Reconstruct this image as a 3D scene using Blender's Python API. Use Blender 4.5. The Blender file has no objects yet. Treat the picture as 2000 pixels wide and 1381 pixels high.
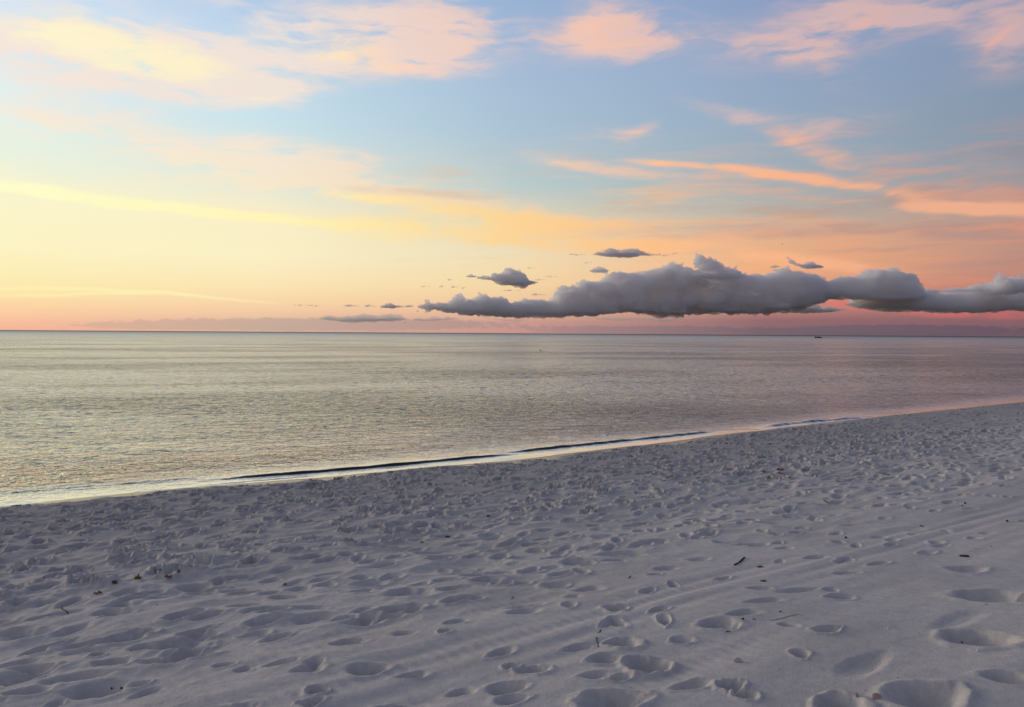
import bpy, bmesh, math, random
import numpy as np
from mathutils import Vector, Matrix
R = math.radians
scene = bpy.context.scene
col = scene.collection

# ------------------------------------------------------------------ camera
FPX = 1614.0            # focal length in pixels of a 2000 px wide frame
EYE = 2.8               # eye above the water; about 1.5 m above the sand
cam_d = bpy.data.cameras.new('camera')
cam = bpy.data.objects.new('camera', cam_d); col.objects.link(cam)
cam_d.sensor_width = 36.0
cam_d.lens = 36.0 * FPX / 2000.0
cam_d.clip_start = 0.05
cam_d.clip_end = 400000.0
CM = Matrix.Rotation(R(90 - 1.40), 3, 'X') @ Matrix.Rotation(R(0.37), 3, 'Z')
cam.matrix_world = Matrix.Translation((0, 0, EYE)) @ CM.to_4x4()
scene.camera = cam
scene.render.resolution_x = 1024; scene.render.resolution_y = 707

scene.view_settings.view_transform = 'Standard'
scene.view_settings.look = 'None'
scene.view_settings.exposure = 0.0
scene.view_settings.gamma = 1.0
scene.view_settings.use_curve_mapping = False
try:
    scene.cycles.max_bounces = 28
    scene.cycles.diffuse_bounces = 4
    scene.cycles.volume_bounces = 28
    scene.cycles.use_denoising = True
    scene.cycles.transparent_max_bounces = 128
except Exception: pass

def pdir(px, py):
    """world direction of a spot of the view (used to lay things out on the ground and in the sky)"""
    v = CM @ Vector(((px - 1000) / FPX, -(py - 690.5) / FPX, -1.0))
    return v.normalized()
def azel(px, py):
    d = pdir(px, py)
    return math.degrees(math.atan2(d.x, d.y)), math.degrees(math.asin(d.z))

def lin(c):
    out = []
    for v in c:
        v = v / 255.0
        out.append(v / 12.92 if v <= 0.04045 else ((v + 0.055) / 1.055) ** 2.4)
    return out

# ------------------------------------------------------------------ node helper
class NT:
    def __init__(s, tree): s.t = tree
    def new(s, kind, **kw):
        n = s.t.nodes.new(kind)
        for k, v in kw.items(): setattr(n, k, v)
        return n
    def link(s, a, b): s.t.links.new(a, b)
    def put(s, sock, v):
        if isinstance(v, bpy.types.NodeSocket): s.link(v, sock)
        elif v is not None: sock.default_value = v
    def m(s, op, a, b=None, c=None, clamp=False):
        n = s.new('ShaderNodeMath', operation=op, use_clamp=clamp)
        s.put(n.inputs[0], a); s.put(n.inputs[1], b)
        if c is not None: s.put(n.inputs[2], c)
        return n.outputs[0]
    def vm(s, op, a, b=None, scale=None):
        n = s.new('ShaderNodeVectorMath', operation=op)
        s.put(n.inputs[0], a)
        if b is not None: s.put(n.inputs[1], b)
        if scale is not None: s.put(n.inputs['Scale'], scale)
        return n.outputs[0]
    def rng(s, v, a, b, c=0.0, d=1.0, kind='SMOOTHSTEP'):
        n = s.new('ShaderNodeMapRange', interpolation_type=kind)
        s.put(n.inputs[0], v); n.inputs[1].default_value = a; n.inputs[2].default_value = b
        n.inputs[3].default_value = c; n.inputs[4].default_value = d
        return n.outputs[0]
    def mix(s, f, a, b, blend='MIX'):
        n = s.new('ShaderNodeMix', data_type='RGBA', blend_type=blend)
        s.put(n.inputs[0], f); s.put(n.inputs[6], a); s.put(n.inputs[7], b)
        return n.outputs[2]
    def noise(s, vec, scale, detail=3.0, rough=0.5, dist=0.0, out=0):
        n = s.new('ShaderNodeTexNoise')
        s.put(n.inputs['Vector'], vec); n.inputs['Scale'].default_value = scale
        n.inputs['Detail'].default_value = detail; n.inputs['Roughness'].default_value = rough
        n.inputs['Distortion'].default_value = dist
        return n.outputs[out]
    def mapping(s, vec, loc=(0,0,0), rot=(0,0,0), sc=(1,1,1), kind='POINT'):
        n = s.new('ShaderNodeMapping', vector_type=kind)
        s.put(n.inputs[0], vec)
        n.inputs[1].default_value = loc; n.inputs[2].default_value = rot; n.inputs[3].default_value = sc
        return n.outputs[0]
    def ramp(s, f, stops, interp='LINEAR'):
        n = s.new('ShaderNodeValToRGB'); cr = n.color_ramp; cr.interpolation = interp
        while len(cr.elements) > 1: cr.elements.remove(cr.elements[-1])
        cr.elements[0].position = stops[0][0]; cr.elements[0].color = stops[0][1]
        for p, c in stops[1:]:
            e = cr.elements.new(p); e.color = c
        s.put(n.inputs[0], f)
        return n.outputs[0]

# ------------------------------------------------------------------ world: dusk sky with high cirrus
world = bpy.data.worlds.new('World'); scene.world = world; world.use_nodes = True
W = NT(world.node_tree); W.t.nodes.clear()
tc = W.new('ShaderNodeTexCoord').outputs['Generated']
sep = W.new('ShaderNodeSeparateXYZ'); W.link(tc, sep.inputs[0])
AZ = W.m('MULTIPLY', W.m('ARCTAN2', sep.outputs[0], sep.outputs[1]), 180 / math.pi)
ELr = W.m('MULTIPLY', W.m('ARCSINE', sep.outputs[2]), 180 / math.pi)
EL = W.m('MAXIMUM', ELr, 0.0)
cmb = W.new('ShaderNodeCombineXYZ'); W.link(AZ, cmb.inputs[0]); W.link(EL, cmb.inputs[1])
P0 = cmb.outputs[0]
ELT = W.m('SQRT', W.m('DIVIDE', EL, 60.0), clamp=True)
def T(el): return math.sqrt(min(max(el, 0), 60) / 60)
# sky colours by height, at eight compass bearings around the glow
cols = {  # stops above and behind the view brightened to light beach, sea and clouds
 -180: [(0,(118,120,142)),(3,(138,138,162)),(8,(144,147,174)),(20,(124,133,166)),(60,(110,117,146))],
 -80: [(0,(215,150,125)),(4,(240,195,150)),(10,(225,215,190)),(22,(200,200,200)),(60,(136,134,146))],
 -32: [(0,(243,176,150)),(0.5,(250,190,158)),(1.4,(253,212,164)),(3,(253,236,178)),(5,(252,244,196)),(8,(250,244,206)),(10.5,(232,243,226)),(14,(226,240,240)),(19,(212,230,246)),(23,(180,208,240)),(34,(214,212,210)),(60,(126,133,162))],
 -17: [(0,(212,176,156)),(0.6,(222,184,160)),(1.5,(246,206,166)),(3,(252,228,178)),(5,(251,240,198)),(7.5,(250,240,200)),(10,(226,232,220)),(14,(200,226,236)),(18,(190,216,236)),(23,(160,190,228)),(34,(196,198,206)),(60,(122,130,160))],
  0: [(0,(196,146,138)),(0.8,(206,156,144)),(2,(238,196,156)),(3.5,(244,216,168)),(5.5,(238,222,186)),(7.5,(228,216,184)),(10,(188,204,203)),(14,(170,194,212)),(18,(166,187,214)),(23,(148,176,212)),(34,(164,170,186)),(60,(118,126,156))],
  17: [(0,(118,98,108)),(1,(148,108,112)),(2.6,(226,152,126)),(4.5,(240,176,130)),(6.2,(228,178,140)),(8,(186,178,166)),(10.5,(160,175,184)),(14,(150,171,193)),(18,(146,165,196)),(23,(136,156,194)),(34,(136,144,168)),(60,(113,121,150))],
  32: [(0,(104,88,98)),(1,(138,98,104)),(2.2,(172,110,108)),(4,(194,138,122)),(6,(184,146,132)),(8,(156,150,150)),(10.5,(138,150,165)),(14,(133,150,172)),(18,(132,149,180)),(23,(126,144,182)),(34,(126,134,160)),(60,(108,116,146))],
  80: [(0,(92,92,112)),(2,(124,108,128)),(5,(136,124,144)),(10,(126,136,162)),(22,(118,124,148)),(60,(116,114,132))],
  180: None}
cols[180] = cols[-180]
keys = sorted(cols)
cur = None
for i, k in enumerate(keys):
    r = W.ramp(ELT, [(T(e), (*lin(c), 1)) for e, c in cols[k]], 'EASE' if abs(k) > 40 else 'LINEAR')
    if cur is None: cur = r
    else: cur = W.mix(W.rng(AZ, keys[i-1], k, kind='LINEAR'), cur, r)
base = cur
# the physical dusk sky tints the hemisphere away from the glow
sky = W.new('ShaderNodeTexSky', sky_type='NISHITA')
sky.sun_disc = False; sky.sun_elevation = R(1.5); sky.sun_rotation = R(-52); sky.altitude = 0
skyc = W.vm('SCALE', sky.outputs[0], scale=0.03)
away = W.m('MULTIPLY', W.rng(EL, 26, 70), 0.5)
base = W.mix(away, base, skyc)

# wind-drawn warp of the cirrus
wn = W.noise(W.mapping(P0, sc=(0.085, 0.26, 1)), 1.0, 3.0, 0.55, out=1)
warp = W.vm('MULTIPLY', W.vm('SUBTRACT', wn, (0.5, 0.5, 0.5)), (7.0, 2.4, 0))
wn2 = W.noise(W.mapping(P0, loc=(7, 3, 0), rot=(0,0,R(-8)), sc=(0.4, 1.3, 1)), 1.0, 4.0, 0.6, out=1)
warp = W.vm('ADD', warp, W.vm('MULTIPLY', W.vm('SUBTRACT', wn2, (0.5, 0.5, 0.5)), (2.0, 0.75, 0)))
P = W.vm('ADD', P0, warp)
Pl = W.vm('ADD', P0, W.vm('SCALE', warp, scale=0.3))      # low thin bands are straighter
streak = W.noise(W.mapping(P, rot=(0,0,R(-6)), sc=(0.16, 0.75, 1)), 1.0, 4.0, 0.5)
streak2 = W.noise(W.mapping(P, loc=(3,9,0), rot=(0,0,R(9)), sc=(0.45, 2.0, 1)), 1.0, 3.5, 0.52)
tex = W.m('ADD', W.m('MULTIPLY', streak, 0.65), W.m('MULTIPLY', streak2, 0.35))

def blob(acc, vec, px, py, w, h, ang, st):
    a0, e0 = azel(px, py)
    c, s = math.cos(R(ang)), math.sin(R(ang))
    a1, e1 = azel(px + w * c, py - w * s)
    a2, e2 = azel(px + h * s, py + h * c)
    L = math.hypot(a1 - a0, e1 - e0); H = math.hypot(a2 - a0, e2 - e0)
    th = math.atan2(e1 - e0, a1 - a0)
    v = W.mapping(vec, (a0, e0, 0), (0, 0, th), (L, H, 1), 'TEXTURE')
    g = W.new('ShaderNodeTexGradient', gradient_type='SPHERICAL'); W.link(v, g.inputs[0])
    if acc is None: return W.m('MULTIPLY', g.outputs[1], st)
    return W.m('MULTIPLY_ADD', g.outputs[1], st, acc)
def stroke(pts, st):
    """blobs along a drawn-out band: (x, y, half thickness)"""
    out = []
    for (x0, y0, w0), (x1, y1, w1) in zip(pts, pts[1:]):
        L = math.hypot(x1 - x0, y1 - y0)
        out.append(((x0 + x1) / 2, (y0 + y1) / 2, L * 0.95, (w0 + w1) / 2, math.degrees(math.atan2(y0 - y1, x1 - x0)), st))
    return out
veil = [(120,75,250,95,0,1.1),(270,105,300,90,-8,1.3),(430,125,230,80,-5,1.0),(260,150,330,60,-6,.7),
 (760,55,260,95,-6,1.3),(860,75,150,80,-15,1.1),(650,110,220,60,-3,.9),(760,128,130,28,2,1.1),(520,30,250,32,-12,.8),
 (1170,70,220,58,2,1.4),(1210,30,110,80,0,.8),(1290,72,110,36,12,.9),
 (1620,60,280,70,14,1.2),(1800,22,300,60,0,1.2),(1600,115,110,55,-30,1.0),(1480,80,130,36,-6,.7),
 (1975,60,110,80,35,1.2),(1930,130,130,50,10,.5),
 (90,225,260,75,-4,1.0),(420,290,330,50,-8,1.4),(560,325,240,50,-4,1.2),(430,352,320,40,-3,1.0),(700,340,260,75,-5,.7),(530,190,110,34,0,.6),
 (1170,270,120,24,0,.8),(1232,264,50,20,24,.8),(1480,226,190,26,-8,.9),(1650,245,120,34,18,.7),(1880,350,240,60,-4,.7),(1650,300,150,40,-10,.5)]
veilS = stroke([(1040,308,16),(1200,332,22),(1420,350,20)], 1.0)
veilS += stroke([(1250,314,9),(1420,324,14),(1600,350,20),(1780,378,24),(2050,392,34)], 1.1)
veilS += stroke([(620,360,16),(820,395,34),(1060,422,40),(1330,440,26)], 1.0)
veilS += stroke([(1380,462,20),(1550,440,22),(1750,455,40),(2050,470,50)], .9)
veilS += stroke([(-60,330,30),(120,375,34),(300,405,34),(520,425,36),(800,440,40)], .9)
core = [(210,85,190,46,-10,1.9),(300,125,150,26,-8,.9),(330,120,170,26,-6,.7),(680,102,90,18,0,1.5),(750,130,90,10,-3,1.3),(880,70,60,30,-40,.5),
 (1160,55,120,30,4,.8),(1230,82,120,12,3,.6),(1600,288,110,22,-26,1.3),(1690,40,90,30,20,.6),(1950,75,75,10,38,1.0),(530,188,40,9,0,.7),
 (1225,266,45,10,22,.7),(750,466,80,8,-2,.9)]
coreS = stroke([(1245,316,5),(1420,324,8),(1600,352,11),(1780,380,11)], 1.1)
coreS += stroke([(1780,402,12),(1900,410,15),(2060,412,15)], 1.4)
coreS += stroke([(-50,352,12),(110,374,15),(260,398,15),(440,418,13),(600,430,8)], 1.25)
coreS += stroke([(560,436,22),(800,440,26),(1050,440,24)], .8)
coreS += stroke([(640,372,9),(760,392,14),(1000,430,26),(1250,452,22)], .7)
coreS += stroke([(900,462,18),(1200,480,20),(1450,498,20),(1720,528,16)], 1.0)
low = stroke([(-60,559,8),(140,562,8),(330,573,6),(520,590,4)], .9) + stroke([(-60,573,8),(150,573,7),(330,574,5)], .8)
shade = [(820,378,230,16,-4,.9),(860,335,170,42,-4,.55),(1560,455,200,20,3,.7),(1850,452,260,30,-2,.9),(1230,395,200,26,-3,.5),(1640,438,120,12,2,.7)]
bank = [(620,634,520,17,0,1.3),(1250,645,330,14,0,1.1),(1750,646,380,16,0,1.4),(330,637,220,8,0,.8)]
red = [(1700,598,130,16,0,1.0),(1830,608,260,16,-2,1.1),(1980,606,120,14,0,.8),(1660,592,60,12,0,.8)]
def layer(lst, vec):
    a = None
    for b in lst: a = blob(a, vec, *b)
    return a
def layer2(a, va, b, vb, fw, fh, k):
    acc = None
    for x, y, w, h, g_, st in a: acc = blob(acc, va, x, y, w*fw, h*fh, g_, st)
    for x, y, w, h, g_, st in b: acc = blob(acc, vb, x, y, w*1.05, h*fh, g_, st*k)
    return acc
Pm = W.vm('ADD', P0, W.vm('SCALE', warp, scale=0.75))
dV = W.m('MULTIPLY', layer2(veil, Pm, veilS, Pl, 1.3, 1.2, 1.25), W.rng(tex, 0.36, 0.64, 0.2, 1.7, 'LINEAR'))
aV = W.m('MULTIPLY', W.rng(dV, 0.0, 1.9), 0.76)
dC = W.m('MULTIPLY', layer2(core, Pm, coreS, Pl, 1.35, 1.35, 1.6), W.rng(tex, 0.34, 0.64, 0.3, 1.5, 'LINEAR'))
aC = W.m('MULTIPLY', W.rng(dC, 0.0, 1.6), 0.9)
dL = layer(low, Pl); aL = W.m('MULTIPLY', W.rng(dL, 0.0, 1.0), 0.5)
dS = W.m('MULTIPLY', layer(shade, Pl), W.rng(streak2, 0.3, 0.65, 0.5, 1.3, 'LINEAR')); aS = W.m('MULTIPLY', W.rng(dS, 0.1, 0.9), 0.6)
bn = W.noise(W.mapping(P0, sc=(1.3, 3.0, 1)), 1.0, 6.0, 0.65)
dB = W.m('SUBTRACT', layer(bank, P0), W.m('MULTIPLY', W.m('SUBTRACT', bn, 0.4), 1.1)); aB = W.m('MULTIPLY', W.rng(dB, 0.12, 0.4), 0.75)
dR = W.m('MULTIPLY', layer(red, Pl), W.rng(streak2, 0.3, 0.7, 0.5, 1.3, 'LINEAR')); aR = W.m('MULTIPLY', W.rng(dR, 0.1, 0.9), 0.42)
AZT = W.rng(AZ, -40, 40, kind='LINEAR')
def azr(stops): return W.ramp(AZT, [((a + 40) / 80, (*lin(c), 1)) for a, c in stops])
vlow = azr([(-32,(254,246,206)),(-15,(252,232,196)),(0,(250,214,168)),(17,(232,172,140)),(32,(206,150,132))])
vhigh = azr([(-32,(253,228,212)),(-15,(253,229,210)),(-6,(253,214,192)),(4,(246,202,184)),(17,(232,190,178)),(32,(214,178,176))])
vcol = W.mix(W.rng(EL, 7, 15), vlow, vhigh)
clow = azr([(-32,(255,255,204)),(-15,(255,244,182)),(-8,(255,228,162)),(0,(254,212,148)),(10,(253,192,136)),(20,(248,180,138)),(32,(238,174,142))])
chigh = azr([(-32,(255,246,206)),(-15,(254,240,200)),(-8,(254,214,184)),(4,(252,200,170)),(17,(246,184,158)),(32,(232,172,160))])
ccol = W.mix(W.rng(EL, 8, 15), clow, chigh)
scol = azr([(-32,(240,215,180)),(-6,(222,196,172)),(5,(210,180,160)),(17,(196,156,140)),(32,(160,134,136))])
bcol = azr([(-32,(222,178,152)),(-15,(190,166,152)),(0,(172,140,138)),(17,(112,100,110)),(32,(98,84,98))])
c = W.mix(aV, base, vcol)
thin = W.noise(W.mapping(Pl, loc=(11, 4, 0), rot=(0, 0, R(4)), sc=(.10, 1.0, 1)), 1.0, 6, .62)
thinA = W.m('MULTIPLY', W.m('MULTIPLY', W.rng(thin, .46, .68), .6), W.m('MULTIPLY', W.rng(AZ, -12, 12), W.m('MULTIPLY', W.rng(EL, 2.2, 4.5), W.rng(EL, 14, 8))))
c = W.mix(thinA, c, azr([(-32,(255,236,180)),(0,(255,214,156)),(17,(250,172,128)),(32,(226,150,120))]))
thin2 = W.noise(W.mapping(Pl, loc=(1, 14, 0), rot=(0, 0, R(-3)), sc=(.08, .8, 1)), 1.0, 5, .6)
thinB = W.m('MULTIPLY', W.m('MULTIPLY', W.rng(thin2, .5, .7), W.rng(AZ, -14, 4, 0, .5)), W.m('MULTIPLY', W.rng(EL, 2.5, 5), W.rng(EL, 15, 9)))
c = W.mix(thinB, c, scol)
c = W.mix(aS, c, scol)
c = W.mix(aC, c, ccol)
c = W.mix(aL, c, (*lin((255,250,180)), 1))
c = W.mix(aR, c, (*lin((232,112,108)), 1))
c = W.mix(aB, c, bcol)
# towards the hidden sun the sky outshines what the sensor can hold
gl_ = W.m('MULTIPLY', W.rng(AZ, -31, -50), W.m('MULTIPLY', W.rng(AZ, -110, -70), W.rng(EL, 34, 18)))
c = W.mix(gl_, c, (1.75, 1.6, 1.3, 1), 'MULTIPLY')
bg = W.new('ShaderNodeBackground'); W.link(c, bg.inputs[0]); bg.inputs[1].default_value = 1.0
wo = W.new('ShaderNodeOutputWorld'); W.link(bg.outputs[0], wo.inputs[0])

# last, very soft light from the sun's bearing
sd = bpy.data.lights.new('sun', 'SUN'); sd.energy = 0.95; sd.angle = R(14); sd.color = (1.0, 0.80, 0.66)
so = bpy.data.objects.new('sun', sd); col.objects.link(so)
sv = Vector((math.sin(R(-52)) * math.cos(R(6)), math.cos(R(-52)) * math.cos(R(6)), math.sin(R(6))))
so.rotation_euler = sv.to_track_quat('Z', 'Y').to_euler()

# ------------------------------------------------------------------ object helpers
def tag(o, label=None, cat=None, group=None, kind=None):
    if label: o['label'] = label
    if cat: o['category'] = cat
    if group: o['group'] = group
    if kind: o['kind'] = kind
    return o
def empty(name, loc, rz=0.0):
    o = bpy.data.objects.new(name, None); col.objects.link(o)
    o.location = loc; o.rotation_euler = (0, 0, rz); o.empty_display_size = 0.05
    return o
def mesh_obj(name, me, mat=None, parent=None, smooth=True):
    o = bpy.data.objects.new(name, me); col.objects.link(o)
    if mat: me.materials.append(mat)
    if smooth: me.polygons.foreach_set('use_smooth', [True] * len(me.polygons))
    if parent: o.parent = parent
    return o
def np_mesh(name, V, Q):
    """V: (n,3) array, Q: (m,4) quads"""
    me = bpy.data.meshes.new(name)
    me.vertices.add(len(V)); me.vertices.foreach_set('co', V.astype(np.float32).ravel())
    me.loops.add(Q.size); me.loops.foreach_set('vertex_index', Q.astype(np.int32).ravel())
    me.polygons.add(len(Q))
    me.polygons.foreach_set('loop_start', np.arange(0, Q.size, Q.shape[1], dtype=np.int32))
    me.polygons.foreach_set('loop_total', np.full(len(Q), Q.shape[1], dtype=np.int32))
    me.update(calc_edges=True); me.validate()
    return me
def bm_obj(name, bm, mat, parent=None, smooth=True):
    me = bpy.data.meshes.new(name); bm.to_mesh(me); bm.free()
    return mesh_obj(name, me, mat, parent, smooth)

# ------------------------------------------------------------------ noise in numpy
def make_perm(seed):
    p = np.random.RandomState(seed).permutation(4096); return np.concatenate([p, p])
def perlin(x, y, seed=0):
    perm = make_perm(seed)
    xi = np.floor(x).astype(np.int64); yi = np.floor(y).astype(np.int64)
    xf = x - xi; yf = y - yi
    u = xf*xf*xf*(xf*(xf*6-15)+10); v = yf*yf*yf*(yf*(yf*6-15)+10)
    def g(ix, iy, dx, dy):
        h = perm[(perm[ix & 4095] + iy) & 4095] * (2*math.pi/4096)
        return np.cos(h)*dx + np.sin(h)*dy
    n00 = g(xi, yi, xf, yf); n10 = g(xi+1, yi, xf-1, yf)
    n01 = g(xi, yi+1, xf, yf-1); n11 = g(xi+1, yi+1, xf-1, yf-1)
    a = n00 + u*(n10-n00); b = n01 + u*(n11-n01)
    return (a + v*(b-a)) * 1.5
def sstep(a, b, x):
    t = np.clip((x-a)/(b-a), 0, 1); return t*t*(3-2*t)

# ------------------------------------------------------------------ shore frame: q along the beach, s towards the sea
def sq(x, y): return -0.6*x + 0.8*y, 0.8*x + 0.6*y
def hit_z(px, py, z):
    d = pdir(px, py); t = (z - EYE) / d.z
    return d.x*t, d.y*t
shore_px = [(-250,1020),(0,986),(200,969),(400,951),(600,934),(800,917),(1000,900),(1200,876),(1400,850),(1600,826),(1700,817),(1850,799),(2000,785),(2100,774)]
sp = sorted([(sq(*hit_z(px, py, 0.0))[::-1]) for px, py in shore_px])
SQq = np.array([a for a, b in sp]); SQs = np.array([b for a, b in sp])
SQs = 0.5*SQs + 0.25*np.concatenate([SQs[:1], SQs[:-1]]) + 0.25*np.concatenate([SQs[1:], SQs[-1:]])
def shore_s(q):
    return np.interp(q, SQq, SQs)
SLOPE = 0.084
def beach_base(x, y):
    s, q = sq(x, y)
    d = shore_s(q) + .10*perlin(q/2.6, q*0+.3, 51) + .04*perlin(q/.8, q*0+.7, 52) - s                      # distance landward of the water's edge
    z = np.where(d > 0, d*SLOPE + 0.035*(1-np.exp(-np.clip(d,0,50)/0.35)), d*0.055)
    z = np.where(d > 15.2, 15.2*SLOPE + 0.035 + (d-15.2)*0.06, z)
    z = np.where(d > 45, 15.2*SLOPE + 0.035 + 29.8*0.06 + (d-45)*0.01, z)
    return np.maximum(z, -3.0), s, q, d

# ------------------------------------------------------------------ sand sheet (polar grid, finest close to the viewer)
def polar_axes(az_step, az_half, coarse, radii):
    az = list(np.arange(-az_half, az_half + 1e-6, az_step))
    n = int((360 - 2*az_half) / coarse)
    rest = np.linspace(az_half, 360 - az_half, n + 1)[1:-1]
    return np.radians(np.array(az + list(rest))), len(az), np.array(radii)
def polar_mesh(name, az, r, Z):
    na, nr = len(az), len(r)
    X = np.sin(az)[None, :]*r[:, None]; Y = np.cos(az)[None, :]*r[:, None]
    V = np.stack([X, Y, Z], -1).reshape(-1, 3)
    i = np.arange(nr-1)[:, None]; j = np.arange(na)[None, :]; j2 = (j+1) % na
    Q = np.stack([(i*na+j), (i*na+j2), ((i+1)*na+j2), ((i+1)*na+j)], -1).reshape(-1, 4)
    return np_mesh(name, V, Q)
def geo(r0, r1, k):
    return list(np.exp(np.arange(math.log(r0), math.log(r1), k)))
radii = [0.02] + geo(0.3, 2.2, 0.03) + geo(2.2, 8, 0.0024) + geo(8, 45, 0.0042) + geo(45, 4000, 0.03) + [4000.0]
AZa, NAZ, RR = polar_axes(0.065, 44.0, 1.5, radii)
XX = np.sin(AZa)[None, :]*RR[:, None]; YY = np.cos(AZa)[None, :]*RR[:, None]
B, SS, QQ, DD = beach_base(XX, YY)
dr = np.gradient(RR)[:, None]
spacing = np.maximum(dr, RR[:, None]*math.radians(0.062)) + XX*0
spacing[:, NAZ:] = np.maximum(spacing[:, NAZ:], RR[:, None]*R(1.5))
def band(lam, ox, oy, seed, sx=1.0, sy=1.0):
    """one octave in the (along, across) beach frame, faded where the sheet is too coarse for it"""
    return perlin((QQ+ox)/(lam*sx), (SS+oy)/(lam*sy), seed) * sstep(1.5, 3.5, lam*min(sx, sy)/spacing)
rs = np.random.RandomState(7)
wobble = 0.5*perlin(QQ/2.3, SS/1.7, 91)
Zs = SS + wobble
clump = sstep(6.4, 8.2, Zs)                      # trampled, once-wet, cloddy belt nearer the water
walked = sstep(3.8, 5.2, Zs)*(1-0.5*clump)
soft = 1 - sstep(2.6, 4.6, Zs)                   # smooth drifted sand by the viewer
edge_fade = sstep(0.05, 0.9, DD)                 # washed smooth at the water's edge
N = np.zeros_like(B)
N += 0.030*band(2.4, 0, 0, 1, 1.5, 1)*edge_fade
N += 0.040*band(1.0, 3, 1, 2, 1.3, 1)*(0.35+0.65*walked)*edge_fade
N += soft*0.012*band(0.9, 9, 1, 22, 1.4, .8)
# wandering dry ripples: sharp-crested ridged noise
def ridge(lam, seed, sx=1.3, sy=1.0):
    n = band(lam, seed*3.1, seed*1.7, seed, sx, sy)
    fade = sstep(1.5, 3.5, lam/spacing)
    return (0.35-np.abs(n))*fade
N += (0.4+.6*soft)*(1-clump)*(0.007*band(0.42, 2, 9, 23, 3.2, 1)+0.0035*band(0.17, 5, 9, 24, 4.0, 1)+0.005*ridge(0.36, 25, 2.2))
N += 0.036*ridge(0.62, 3)*(0.12+0.95*walked+0.45*clump)*edge_fade
N += 0.028*ridge(0.30, 4, 1.8)*(0.06+0.60*walked+0.75*clump)*edge_fade
N += 0.015*ridge(0.14, 5, 2.0)*clump*edge_fade
N += 0.012*band(0.15, 1, 5, 6, 1.6)*(0.04+0.2*walked+0.9*clump)*edge_fade
N += 0.013*band(0.07, 2, 6, 7)*(0.05+0.12*walked+clump)*edge_fade
N += 0.006*band(0.034, 4, 8, 8)*(0.10+0.18*walked+clump)*edge_fade
N += 0.0011*band(0.016, 4, 2, 9)
lumps = np.clip(band(0.11, 8, 8, 10, 1.4)-0.28, 0, 1)
N += 0.045*lumps*clump*edge_fade*(0.3+0.7*sstep(-.1,.3,perlin(QQ/1.3, SS/.9, 44)))

AZD = AZa[:NAZ]
def window(x, y, rad):
    r = math.hypot(x, y); a = math.atan2(x, y)
    if r < 1: return None
    da = rad/r
    j0 = np.searchsorted(AZD, a-da); j1 = np.searchsorted(AZD, a+da)
    i0 = np.searchsorted(RR, r-rad); i1 = np.searchsorted(RR, r+rad)
    if j1-j0 < 3 or i1-i0 < 2: return None
    return slice(i0, i1), slice(j0, j1)
def stamp(x, y, a, b, ang, depth, rim=0.22, flat=0.35, rough=0.0, seed=0, skew=0.0):
    """press a foot-sized hollow: a, b half axes, ang measured from the beach's long direction"""
    w = window(x, y, max(a, b)*2.0)
    if w is None: return
    th = math.atan2(0.6, 0.8) + ang
    dx = XX[w]-x; dy = YY[w]-y
    c, s = math.cos(th), math.sin(th)
    u = (dx*c+dy*s)/a; v = (-dx*s+dy*c)/b
    v = v/(1+0.25*u*(1 if seed % 2 else -1))
    e = np.sqrt(u*u+v*v) + 0.10*perlin(u*1.3+seed*7.7, v*1.3+seed*3.3, 31) + 0.03*perlin(u*4+seed, v*4+seed, 32)
    if rough: e = e + rough*perlin(u*2.1+seed, v*2.1, 33) + rough*0.3*perlin(u*7+seed, v*7, 34)
    inside = 1-sstep(flat, 1.0, e)
    h = -depth*inside*(1+skew*u)
    h += depth*rim*np.exp(-((e-1.12)/0.2)**2)*(1+0.5*perlin(u*1.7+seed*2.1, v*1.7, 35))
    N[w] = N[w]*(1-0.7*inside) + h
def ground_xy(px, py, it=12):
    d = pdir(px, py); t = 5.0
    for _ in range(40):
        x, y = d.x*t, d.y*t
        zb = float(beach_base(np.array(x), np.array(y))[0])
        f = (EYE + d.z*t) - zb
        t += f / max(0.02, (-d.z) + 0.0) * 0.7
        t = max(0.5, min(t, 400))
    return d.x*t, d.y*t

# tyre tracks running with the beach
def track_line(s0, width, depth, drift, lug):
    c = s0 + drift*(QQ-6)*0.02 + 0.015*np.sin(QQ*0.45+s0*3) + .008*perlin(QQ/.6, QQ*0+s0, 62)
    t = (SS-c)/width
    m = np.exp(-t**4)
    fade = sstep(1.5, 4, width/spacing)*sstep(-6, 0, QQ)
    g = -depth*m + depth*0.45*np.exp(-((np.abs(t)-1.25)/0.22)**2)
    # ribs within the tread
    g += m*depth*0.35*np.cos(t*math.pi*2.0)
    g += m*1.0*lug*np.sin(QQ*2*math.pi/0.085 + np.abs(t)*2)*sstep(1.5, 4, .085/spacing)
    return g*fade*np.clip(0.45+1.1*perlin(QQ/1.3+s0*7, SS/.6, 61), 0, 1.2)
for s0, dp in ((3.55, .012), (3.95, .009), (4.6, .006), (2.95, .004)):
    N += track_line(s0, 0.19, dp*1.15, 0.6, 0.0016)

rnd = random.Random(11)
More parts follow.
